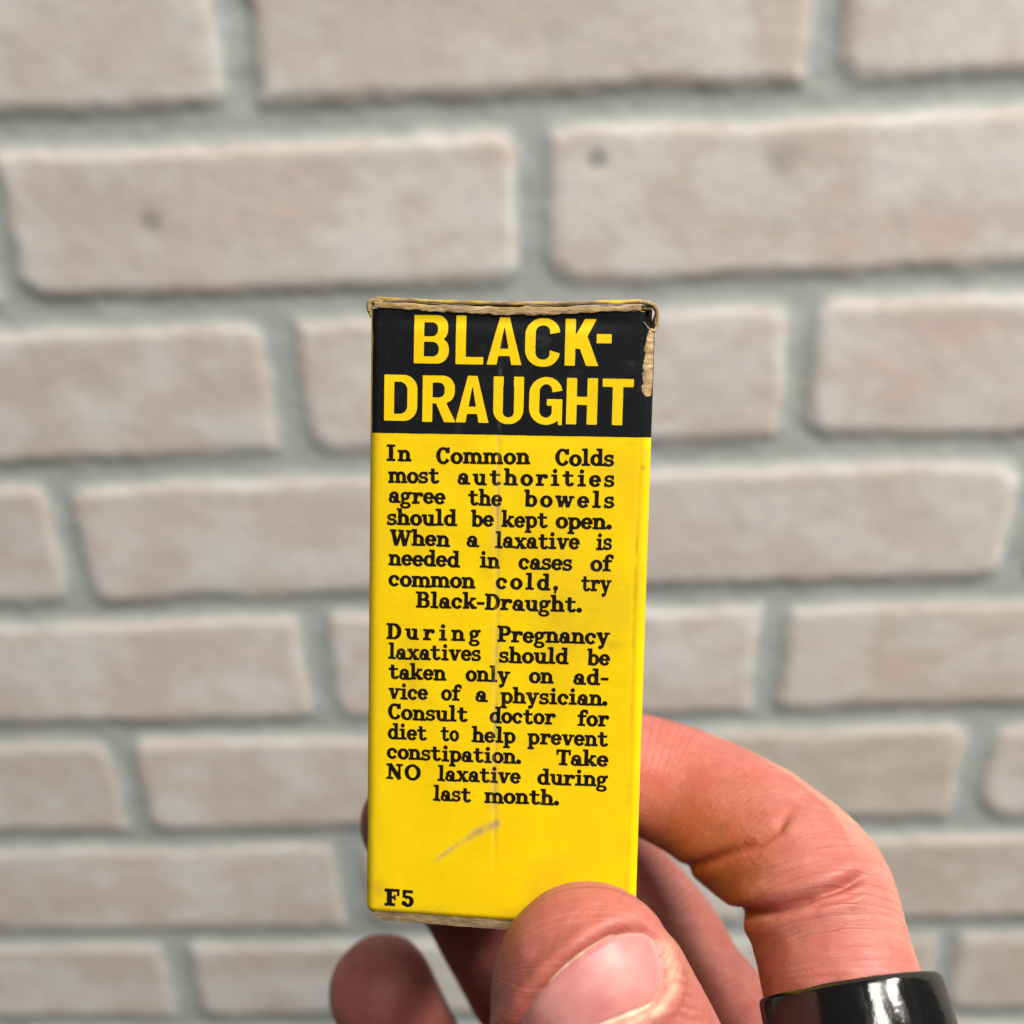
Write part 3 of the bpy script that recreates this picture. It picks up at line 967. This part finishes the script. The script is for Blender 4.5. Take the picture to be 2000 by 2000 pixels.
def tube(P, rad, n=12, sub=6):
    C = catmull(P, sub)
    r = catmull(np.asarray(rad, float)[:, None], sub)[:, 0]
    T = np.gradient(C, axis=0)
    T /= np.linalg.norm(T, axis=1)[:, None]
    up = np.array([0.3, 0.2, 0.93])
    V = []
    for k in range(len(C)):
        n1 = np.cross(T[k], up)
        n1 /= np.linalg.norm(n1)
        n2 = np.cross(T[k], n1)
        an = np.linspace(0, 2 * np.pi, n, endpoint=False)
        V.append(C[k] + r[k] * (np.cos(an)[:, None] * n1 + np.sin(an)[:, None] * n2))
    V = np.concatenate(V)
    F = []
    for k in range(len(C) - 1):
        for i in range(n):
            j = (i + 1) % n
            F.append((k * n + i, k * n + j, (k + 1) * n + j, (k + 1) * n + i))
    F += [tuple(range(n))[::-1], tuple((len(C) - 1) * n + i for i in range(n))]
    return V, F


# ------------------------------------------------------------------ hand (distance field -> one continuous surface)
def chain(pts):
    """pts: (camera-space point, radius) -> dense polyline and radii"""
    P = np.array([p for p, r in pts])
    r = np.array([[r] for p, r in pts])
    return catmull(P, 8), catmull(r, 8)[:, 0]


THUMB = [(px(1147, 1901, .1190), .0102), (px(1196, 2000, .1205), .0113), (px(1262, 2110, .1240), .0112), (px(1335, 2235, .128), .0106), (px(1420, 2400, .132), .0112), (np.array([.0345, .1020, .136]), .0128), (np.array([.0470, .1330, .141]), .0175)]
INDEX = [(px(1110, 1475, .1640), .0083), (px(1262, 1514, .1635), .0093), (px(1372, 1560, .1605), .0099), (px(1460, 1618, .1540), .0106), (px(1530, 1672, .1465), .0104), (px(1590, 1738, .1395), .0103), (px(1626, 1860, .1335), .0100), (px(1660, 1985, .1290), .0101), (np.array([.0470, .0800, .126]), .0108), (np.array([.0500, .0930, .125]), .0125)]
MIDDLE = [(px(800, 1606, .1640), .0078), (px(930, 1600, .1680), .0083), (px(1040, 1622, .1760), .0088), (px(1190, 1710, .1810), .0094), (px(1292, 1830, .1790), .0103), (px(1352, 1935, .1720), .0104), (np.array([.0400, .0880, .156]), .0104), (np.array([.0510, .0985, .145]), .0125)]
RING = [(px(888, 1712, .1780), .0083), (px(955, 1830, .1840), .0087), (px(1030, 1960, .1890), .0090), (px(1130, 2080, .1880), .0094), (np.array([.0330, .1050, .174]), .0098), (np.array([.0480, .1085, .162]), .0120)]
PINKY = [(px(746, 1934, .1820), .0093), (px(800, 2040, .1860), .0092), (px(870, 2160, .1880), .0088), (px(1000, 2300, .1860), .0088), (np.array([.0240, .1200, .182]), .0093), (np.array([.0440, .1160, .176]), .0115)]
PALM = [[(np.array([.0500, .0930, .125]), .0125), (np.array([.0560, .1300, .135]), .0150), (np.array([.0590, .1650, .145]), .0190)],
        [(np.array([.0510, .0985, .143]), .0125), (np.array([.0570, .1320, .147]), .0150), (np.array([.0590, .1650, .149]), .0190)],
        [(np.array([.0480, .1085, .160]), .0120), (np.array([.0540, .1380, .158]), .0150), (np.array([.0590, .1680, .154]), .0190)],
        [(np.array([.0440, .1160, .174]), .0115), (np.array([.0500, .1430, .168]), .0150), (np.array([.0580, .1700, .158]), .0190)],
        [(np.array([.0470, .1330, .141]), .0175), (np.array([.0560, .1640, .149]), .0200), (np.array([.0620, .2000, .154]), .0245), (np.array([.0650, .2300, .157]), .0265)]]
THUMB_LOBES = [(px(1128, 1985, .1195), .0094), (px(1150, 2080, .1225), .0092)]

NAIL = [(1000, 2018), (1038, 1957), (1085, 1905), (1120, 1874), (1152, 1850), (1192, 1828), (1233, 1818), (1264, 1820), (1282, 1836), (1293, 1870), (1300, 1905), (1297, 1932), (1281, 1956),
        (1248, 1974), (1205, 1992), (1162, 2010), (1112, 2040), (1052, 2058), (1014, 2046)]


def build_hand():
    h = 0.00062
    chains = [chain(c) for c in (THUMB, INDEX, MIDDLE, RING, PINKY)]
    palm = [chain(c) for c in PALM]
    allp = np.concatenate([c[0] for c in chains + palm])
    lo, hi = allp.min(0) - 0.03, allp.max(0) + 0.03
    hi[1] = min(hi[1], 0.236)
    n = np.ceil((hi - lo) / h).astype(int) + 1
    gx, gy, gz = [(lo[i] + np.arange(n[i]) * h).astype(np.float32) for i in range(3)]
    FAR = np.float32(0.02)

    def field(polyline, rad):
        D = np.full(n, FAR, np.float32)
        for k in range(len(polyline) - 1):
            a, b, ra, rb = polyline[k], polyline[k + 1], rad[k], rad[k + 1]
            m = max(ra, rb) + 0.006
            l = np.maximum(np.floor((np.minimum(a, b) - m - lo) / h).astype(int), 0)
            u = np.minimum(np.ceil((np.maximum(a, b) + m - lo) / h).astype(int) + 1, n)
            if np.any(u <= l):
                continue
            sl = tuple(slice(l[i], u[i]) for i in range(3))
            X, Y, Z = gx[sl[0]][:, None, None], gy[sl[1]][None, :, None], gz[sl[2]][None, None, :]
            d = (b - a)
            L2 = float(d @ d) + 1e-12
            t = np.clip(((X - a[0]) * d[0] + (Y - a[1]) * d[1] + (Z - a[2]) * d[2]) / L2, 0, 1).astype(np.float32)
            q = np.sqrt((X - a[0] - t * d[0]) ** 2 + (Y - a[1] - t * d[1]) ** 2 + (Z - a[2] - t * d[2]) ** 2) - (ra + (rb - ra) * t)
            D[sl] = np.minimum(D[sl], q.astype(np.float32))
        return D

    def smin(a, b, k):
        hh = np.maximum(k - np.abs(a - b), 0) / k
        return np.minimum(a, b) - hh * hh * k * 0.25
    D = field(*palm[4])
    for c in palm[:4]:
        D = smin(D, field(*c), 0.012)
    FING = None
    for i, c in enumerate(chains):
        f = field(*c)
        if i == 0:
            for (p, r) in THUMB_LOBES:
                f = smin(f, field(np.array([p, p + 1e-5]), np.array([r, r])), 0.005)
        FING = f if FING is None else np.minimum(FING, f)
    D = smin(D, FING, 0.006)
    V, Q = surface_nets(D, lo, h)
    # light fairing
    for _ in range(3):
        V = fair(V, Q, 0.5)
    o = quads_mesh('hand', to_world(V), Q, mat_skin())
    sub = o.modifiers.new('s', 'SUBSURF')
    sub.levels = sub.render_levels = 1
    dg = bpy.context.evaluated_depsgraph_get()
    me = bpy.data.meshes.new_from_object(o.evaluated_get(dg))
    o.modifiers.clear()
    o.data = me
    me.name = 'hand'
    me.polygons.foreach_set('use_smooth', [True] * len(me.polygons))
    nvt = len(me.vertices)
    co = np.empty(nvt * 3, np.float32)
    me.vertices.foreach_get('co', co)
    nr = np.empty(nvt * 3, np.float32)
    me.vertices.foreach_get('normal', nr)
    C = to_cam(co.reshape(-1, 3))
    N = nr.reshape(-1, 3).astype(float) @ AX.T
    # make sure the normals point outwards
    # nearest finger and the coordinate along it
    best, who, along = np.full(nvt, 9.0), np.zeros(nvt, int), np.zeros(nvt)
    axis_pt = np.zeros((nvt, 3))
    for i, (P, r) in enumerate(chains + palm):
        s = np.concatenate([[0], np.cumsum(np.linalg.norm(np.diff(P, axis=0), axis=1))])
        for k in range(len(P) - 1):
            d = P[k + 1] - P[k]
            t = np.clip(((C - P[k]) @ d) / (d @ d + 1e-12), 0, 1)
            q = np.linalg.norm(C - P[k] - t[:, None] * d, axis=1) - (r[k] + (r[k + 1] - r[k]) * t)
            m = q < best
            best[m], who[m], along[m] = q[m], i, (s[k] + t * (s[k + 1] - s[k]))[m]
            axis_pt[m] = (P[k] + t[:, None] * d)[m]
    out = C - axis_pt
    if np.mean(np.sum(out * N, 1)) < 0:
        me.flip_normals()
        N = -N
    U, Vv = 1000 + 2000 * C[:, 0] / C[:, 2], 1000 + 2000 * C[:, 1] / C[:, 2]
    front = N[:, 2] < 0.15
    disp = np.zeros(nvt)
    red, pale = np.zeros(nvt), np.zeros(nvt)

    def seg_dist(poly, closed=False):
        P = np.array(poly, float)
        d, par, tot = np.full(nvt, 1e9), np.zeros(nvt), 0.0
        m = len(P) if closed else len(P) - 1
        for k in range(m):
            a, b = P[k], P[(k + 1) % len(P)]
            e = b - a
            t = np.clip(((U - a[0]) * e[0] + (Vv - a[1]) * e[1]) / (e @ e), 0, 1)
            q = np.hypot(U - a[0] - t * e[0], Vv - a[1] - t * e[1])
            L = np.hypot(*e)
            mm = q < d
            d[mm], par[mm] = q[mm], (tot + t * L)[mm]
            tot += L
        return d, par / tot

    def crease(poly, who_i, depth, width, shoulder=0.35):
        d, par = seg_dist(poly)
        m = (who == who_i) & (N[:, 2] < 0.35)
        taper = sstep(0, 0.16, par) * sstep(1, 0.80, par) * 0.85 + 0.15
        g = np.exp(-(d / width) ** 2) * taper
        s = np.exp(-((d - width * 2.8) / (width * 2.0)) ** 2) * taper
        disp[m] += (-depth * g + depth * shoulder * s)[m]
        red[m] = np.maximum(red, 0.55 * np.exp(-(d / (width * 1.1)) ** 2) * taper)[m]
    # flexion creases of the index finger
    crease([(1548, 1578), (1520, 1618), (1478, 1648), (1420, 1668), (1350, 1694), (1300, 1700)], 1, 0.0007, 10, 0.2)
    crease([(1702, 1703), (1650, 1730), (1569, 1757), (1510, 1776), (1446, 1784), (1400, 1780)], 1, 0.0015, 11)
    crease([(1690, 1740), (1640, 1758), (1580, 1775)], 1, 0.0004, 6)
    # small folds on the thumb pulp beside the nail
    for k in range(7):
        x, y = 1040 + 24 * k + rng.uniform(-8, 8), 1860 - 14 * k + rng.uniform(-10, 10)
        crease([(x, y), (x + 22, y - 26), (x + 50, y - 44)], 0, 0.00006, 4, 0.5)
    for k in range(5):
        y = 1890 + 22 * k
        crease([(1305 + 4 * k, y), (1325 + 5 * k, y + 12), (1345 + 8 * k, y + 16)], 0, 0.00008, 4, 0.5)
    # nail bed
    d, par = seg_dist(NAIL, True)
    ins = f_poly(*NAIL)(U, Vv) < 0
    sd = np.where(ins, -d, d)
    tm = (who == 0) & (N[:, 2] < 0.3)
    groove = -0.0006 * sstep(10, -14, sd) - 0.00055 * np.exp(-((sd - 1) / 7.0) ** 2)
    prox = sstep(0.42, 0.5, par)
    distal = sstep(0.46, 0.36, par)
    fold = (0.00085 * np.exp(-((sd - 26) / 17.0) ** 2)) * (0.8 * distal + 0.45 * prox)
    disp[tm] += (groove + fold)[tm]
    red[tm] = np.maximum(red, 0.75 * np.exp(-((sd - 8) / 7.0) ** 2) * distal)[tm]
    pale[tm] = np.maximum(pale, 0.8 * np.exp(-((sd - 14) / 11.0) ** 2) * prox * (0.7 + 0.6 * vnoise(U / 14, Vv / 14, 3)))[tm]
    # broad redness of the pressed pulp
    red = np.maximum(red, 0.55 * np.exp(-(((U - 1090) / 120) ** 2 + ((Vv - 1860) / 110) ** 2)) * (who == 0))
    red = np.maximum(red, 0.30 * np.exp(-(((U - 1300) / 130) ** 2 + ((Vv - 1480) / 90) ** 2)) * (who == 1))
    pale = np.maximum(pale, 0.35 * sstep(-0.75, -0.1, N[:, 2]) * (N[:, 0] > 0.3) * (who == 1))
    disp += 0.00018 * fbm(U / 60, Vv / 60, 91) * (best < 0.003)
    C = C + N * disp[:, None]
    me.vertices.foreach_set('co', to_world(C).astype(np.float32).ravel())
    me.update()
    rad_dir = C - axis_pt
    ang = np.arctan2(rad_dir[:, 2], rad_dir[:, 1])
    set_attr(o, 'finger', np.stack([along, ang * 0.009, np.zeros(nvt)], -1))
    set_attr(o, 'red', np.clip(red, 0, 1))
    set_attr(o, 'pale', np.clip(pale, 0, 1))
    tag(o, 'right hand pinching the yellow carton between thumb in front and curled fingers behind', 'hand')
    build_nail(o, C, me)
    return o


def surface_nets(D, lo, h):
    n = np.array(D.shape)
    S = D < 0
    c = np.zeros(n - 1, np.int8)
    for i in (0, 1):
        for j in (0, 1):
            for k in (0, 1):
                c += S[i:n[0] - 1 + i, j:n[1] - 1 + j, k:n[2] - 1 + k]
    cells = np.argwhere((c > 0) & (c < 8))
    idx = np.full(n - 1, -1, np.int64)
    idx[tuple(cells.T)] = np.arange(len(cells))
    acc, cnt = np.zeros((len(cells), 3)), np.zeros(len(cells))
    corners = np.array([(i, j, k) for i in (0, 1) for j in (0, 1) for k in (0, 1)])
    vals = np.stack([D[tuple((cells + cc).T)] for cc in corners], 1)
    for a in range(8):
        for b in range(a + 1, 8):
            if np.abs(corners[a] - corners[b]).sum() != 1:
                continue
            va, vb = vals[:, a], vals[:, b]
            m = (va < 0) != (vb < 0)
            t = va[m] / (va[m] - vb[m])
            acc[m] += corners[a] + t[:, None] * (corners[b] - corners[a])
            cnt[m] += 1
    V = lo + h * (cells + acc / cnt[:, None])
    quads = []
    for ax in range(3):
        sl0, sl1 = [slice(None)] * 3, [slice(None)] * 3
        sl0[ax], sl1[ax] = slice(0, -1), slice(1, None)
        A, B = S[tuple(sl0)], S[tuple(sl1)]
        o1, o2 = [(1, 2), (2, 0), (0, 1)][ax]
        for flip, m in ((False, A & ~B), (True, ~A & B)):
            e = np.argwhere(m)
            e = e[(e[:, o1] > 0) & (e[:, o2] > 0) & (e[:, o1] < n[o1] - 1) & (e[:, o2] < n[o2] - 1)]
            d1, d2 = np.eye(3, dtype=int)[o1], np.eye(3, dtype=int)[o2]
            q = np.stack([idx[tuple((e - d1 - d2).T)], idx[tuple((e - d2).T)], idx[tuple(e.T)], idx[tuple((e - d1).T)]], 1)
            quads.append(q[:, ::-1] if flip else q)
    Q = np.concatenate(quads)
    Q = Q[(Q >= 0).all(1)]
    # camera axes (right, down, forward) are right-handed, so the winding carries over to the world
    return V, Q


def fair(V, Q, lam):
    acc, cnt = np.zeros_like(V), np.zeros(len(V))
    for a, b in ((0, 1), (1, 2), (2, 3), (3, 0)):
        for i, j in ((a, b), (b, a)):
            for k in range(3):
                acc[:, k] += np.bincount(Q[:, i], V[Q[:, j], k], len(V))
            cnt += np.bincount(Q[:, i], minlength=len(V))
    return V + lam * (acc / np.maximum(cnt, 1)[:, None] - V)


def build_nail(hand, C, me):
    """the thumbnail: a thin curved plate laid in the nail bed, with a dry pale rim of skin round it"""
    W_ = to_world(C)
    polys = [tuple(p.vertices) for p in me.polygons if abs(1000 + 2000 * C[p.vertices[0], 0] / C[p.vertices[0], 2] - 1150) < 260 and C[p.vertices[0], 1] > 0.035 and C[p.vertices[0], 2] < 0.14]
    bvh = BVHTree.FromPolygons([tuple(v) for v in W_], polys)

    def hit(u, v):
        d = px(u, v, 1.0) @ AX
        d /= np.linalg.norm(d)
        loc, nor, i, dist = bvh.ray_cast(Vector(CAM), Vector(d))
        return None if loc is None else to_cam(np.array(loc))
    # fit a smooth quadric depth over the bed so the plate is cleaner than the skin around it
    P = np.array(NAIL, float)
    cen = P.mean(0)
    S = []
    for k in np.linspace(0.0, 0.92, 12):
        for p in P:
            q = cen + (p - cen) * k
            c = hit(*q)
            if c is not None:
                S.append((q[0] - cen[0], q[1] - cen[1], c[2]))
    S = np.array(S)
    x, y = S[:, 0] / 150, S[:, 1] / 150
    basis = lambda x, y: np.stack([np.ones_like(x), x, y, x * x, x * y, y * y, x ** 3, x * x * y, x * y * y, y ** 3, x ** 4, y ** 4, x * x * y * y], -1)
    coef = np.linalg.lstsq(basis(x, y), S[:, 2], rcond=None)[0]
    # dense closed outline
    out = catmull(np.concatenate([P, P[:1]]), 6)[:-1]
    m, rings = len(out), 16
    V, rim, st = [], [], []
    for k in range(rings + 1):
        f = (k + 0.001) / rings
        q = cen + (out - cen) * f
        z = basis((q[:, 0] - cen[0]) / 150, (q[:, 1] - cen[1]) / 150) @ coef
        z = z - 0.00032 * (1 - 0.75 * sstep(0.86, 1.0, np.full(m, f))) + 0.00030 * sstep(0.97, 1.0, f)
        V.append(np.stack([(q[:, 0] - 1000) / 2000 * z, (q[:, 1] - 1000) / 2000 * z, z], -1))
        rim.append(np.full(m, float(sstep(0.90, 1.0, f))) * np.where(np.arange(m) < m * 0.45, 0.5, 0.35))
        wdir, ldir = np.array([0.817, -0.577]), np.array([-0.577, -0.817])
        st.append(np.stack([(q - cen) @ ldir / 150, (q - cen) @ wdir / 150, np.zeros(m)], -1))
    V = np.concatenate(V)
    F = []
    for k in range(rings):
        for i in range(m):
            j = (i + 1) % m
            F.append((k * m + i, k * m + j, (k + 1) * m + j, (k + 1) * m + i))
    nail = mesh_np('thumbnail', to_world(V), F, mat_nail(), hand)
    set_attr(nail, 'nail', np.concatenate(st))
    set_attr(nail, 'rim', np.concatenate(rim))
    # dry skin along the edge: irregular in width
    cut = mat_cuticle()
    pts, rads = [], []
    for k in range(-2, m + 3):
        q = cen + (out[k % m] - cen) * (1.0 + 0.015 * vnoise(np.array(k * 0.6), np.array(0.0), 5))
        z = basis(np.array([(q[0] - cen[0]) / 150]), np.array([(q[1] - cen[1]) / 150])) @ coef
        s = (k % m) / m
        width = 0.00013 + 0.00016 * (vnoise(np.array(k * 0.35), np.array(3.0), 9) + 0.3)
        if s < 0.36:
            width *= 0.35 + 0.8 * max(0.0, float(vnoise(np.array(k * 0.22), np.array(7.0), 19)) + 0.4)
        if 0.50 < s < 0.95:
            width += 0.00022
        if 0.26 < s < 0.36:
            width *= 0.7
        pts.append(px(q[0], q[1], float(z[0]) - 0.00006))
        rads.append(max(0.00006, float(width)))
    v, f = tube(np.array(pts), np.array(rads), 8, 2)
    mesh_np('cuticle', to_world(v), f, cut, hand)


# ------------------------------------------------------------------ finger ring
def build_ring():
    top = px(1657, 1926, .1312)                     # centre of the upper rim
    low = px(1692, 2062, .1272)
    ax = low - top
    ax /= np.linalg.norm(ax)
    e1 = np.cross(ax, np.array([0, 0, 1.0]))
    e1 /= np.linalg.norm(e1)
    e2 = np.cross(ax, e1)
    prof = [(0.0, 0.0102), (-0.0001, 0.0106), (0.0, 0.0111), (0.00025, 0.01142), (0.0006, 0.01155), (0.0012, 0.0116), (0.0040, 0.01168), (0.0068, 0.0116), (0.0074, 0.01155), (0.0078, 0.01142), (0.0080, 0.0110), (0.0080, 0.0105), (0.0076, 0.0102), (0.004, 0.0101)]
    n = 96
    loc_o = to_world(top + ax * 0.004)
    V, F = [], []
    for (d, r) in prof:
        for i in range(n):
            a = 2 * math.pi * i / n
            V.append((r * math.cos(a), r * math.sin(a), d - 0.004))
    m = len(prof)
    for k in range(m):
        for i in range(n):
            j = (i + 1) % n
            F.append((k * n + i, k * n + j, ((k + 1) % m) * n + j, ((k + 1) % m) * n + i))
    o = mesh_np('finger_ring', V, F, mat_ring())
    mw = Matrix.Identity(4)
    cols = [e1 @ AX, e2 @ AX, ax @ AX]
    for i in range(3):
        for k in range(3):
            mw[i][k] = cols[k][i]
        mw[i][3] = loc_o[i]
    o.matrix_world = mw
    tag(o, 'wide glossy black ring worn on the index finger at the lower right', 'ring')
    return o


build_wall()
build_carton()
build_hand()
build_ring()
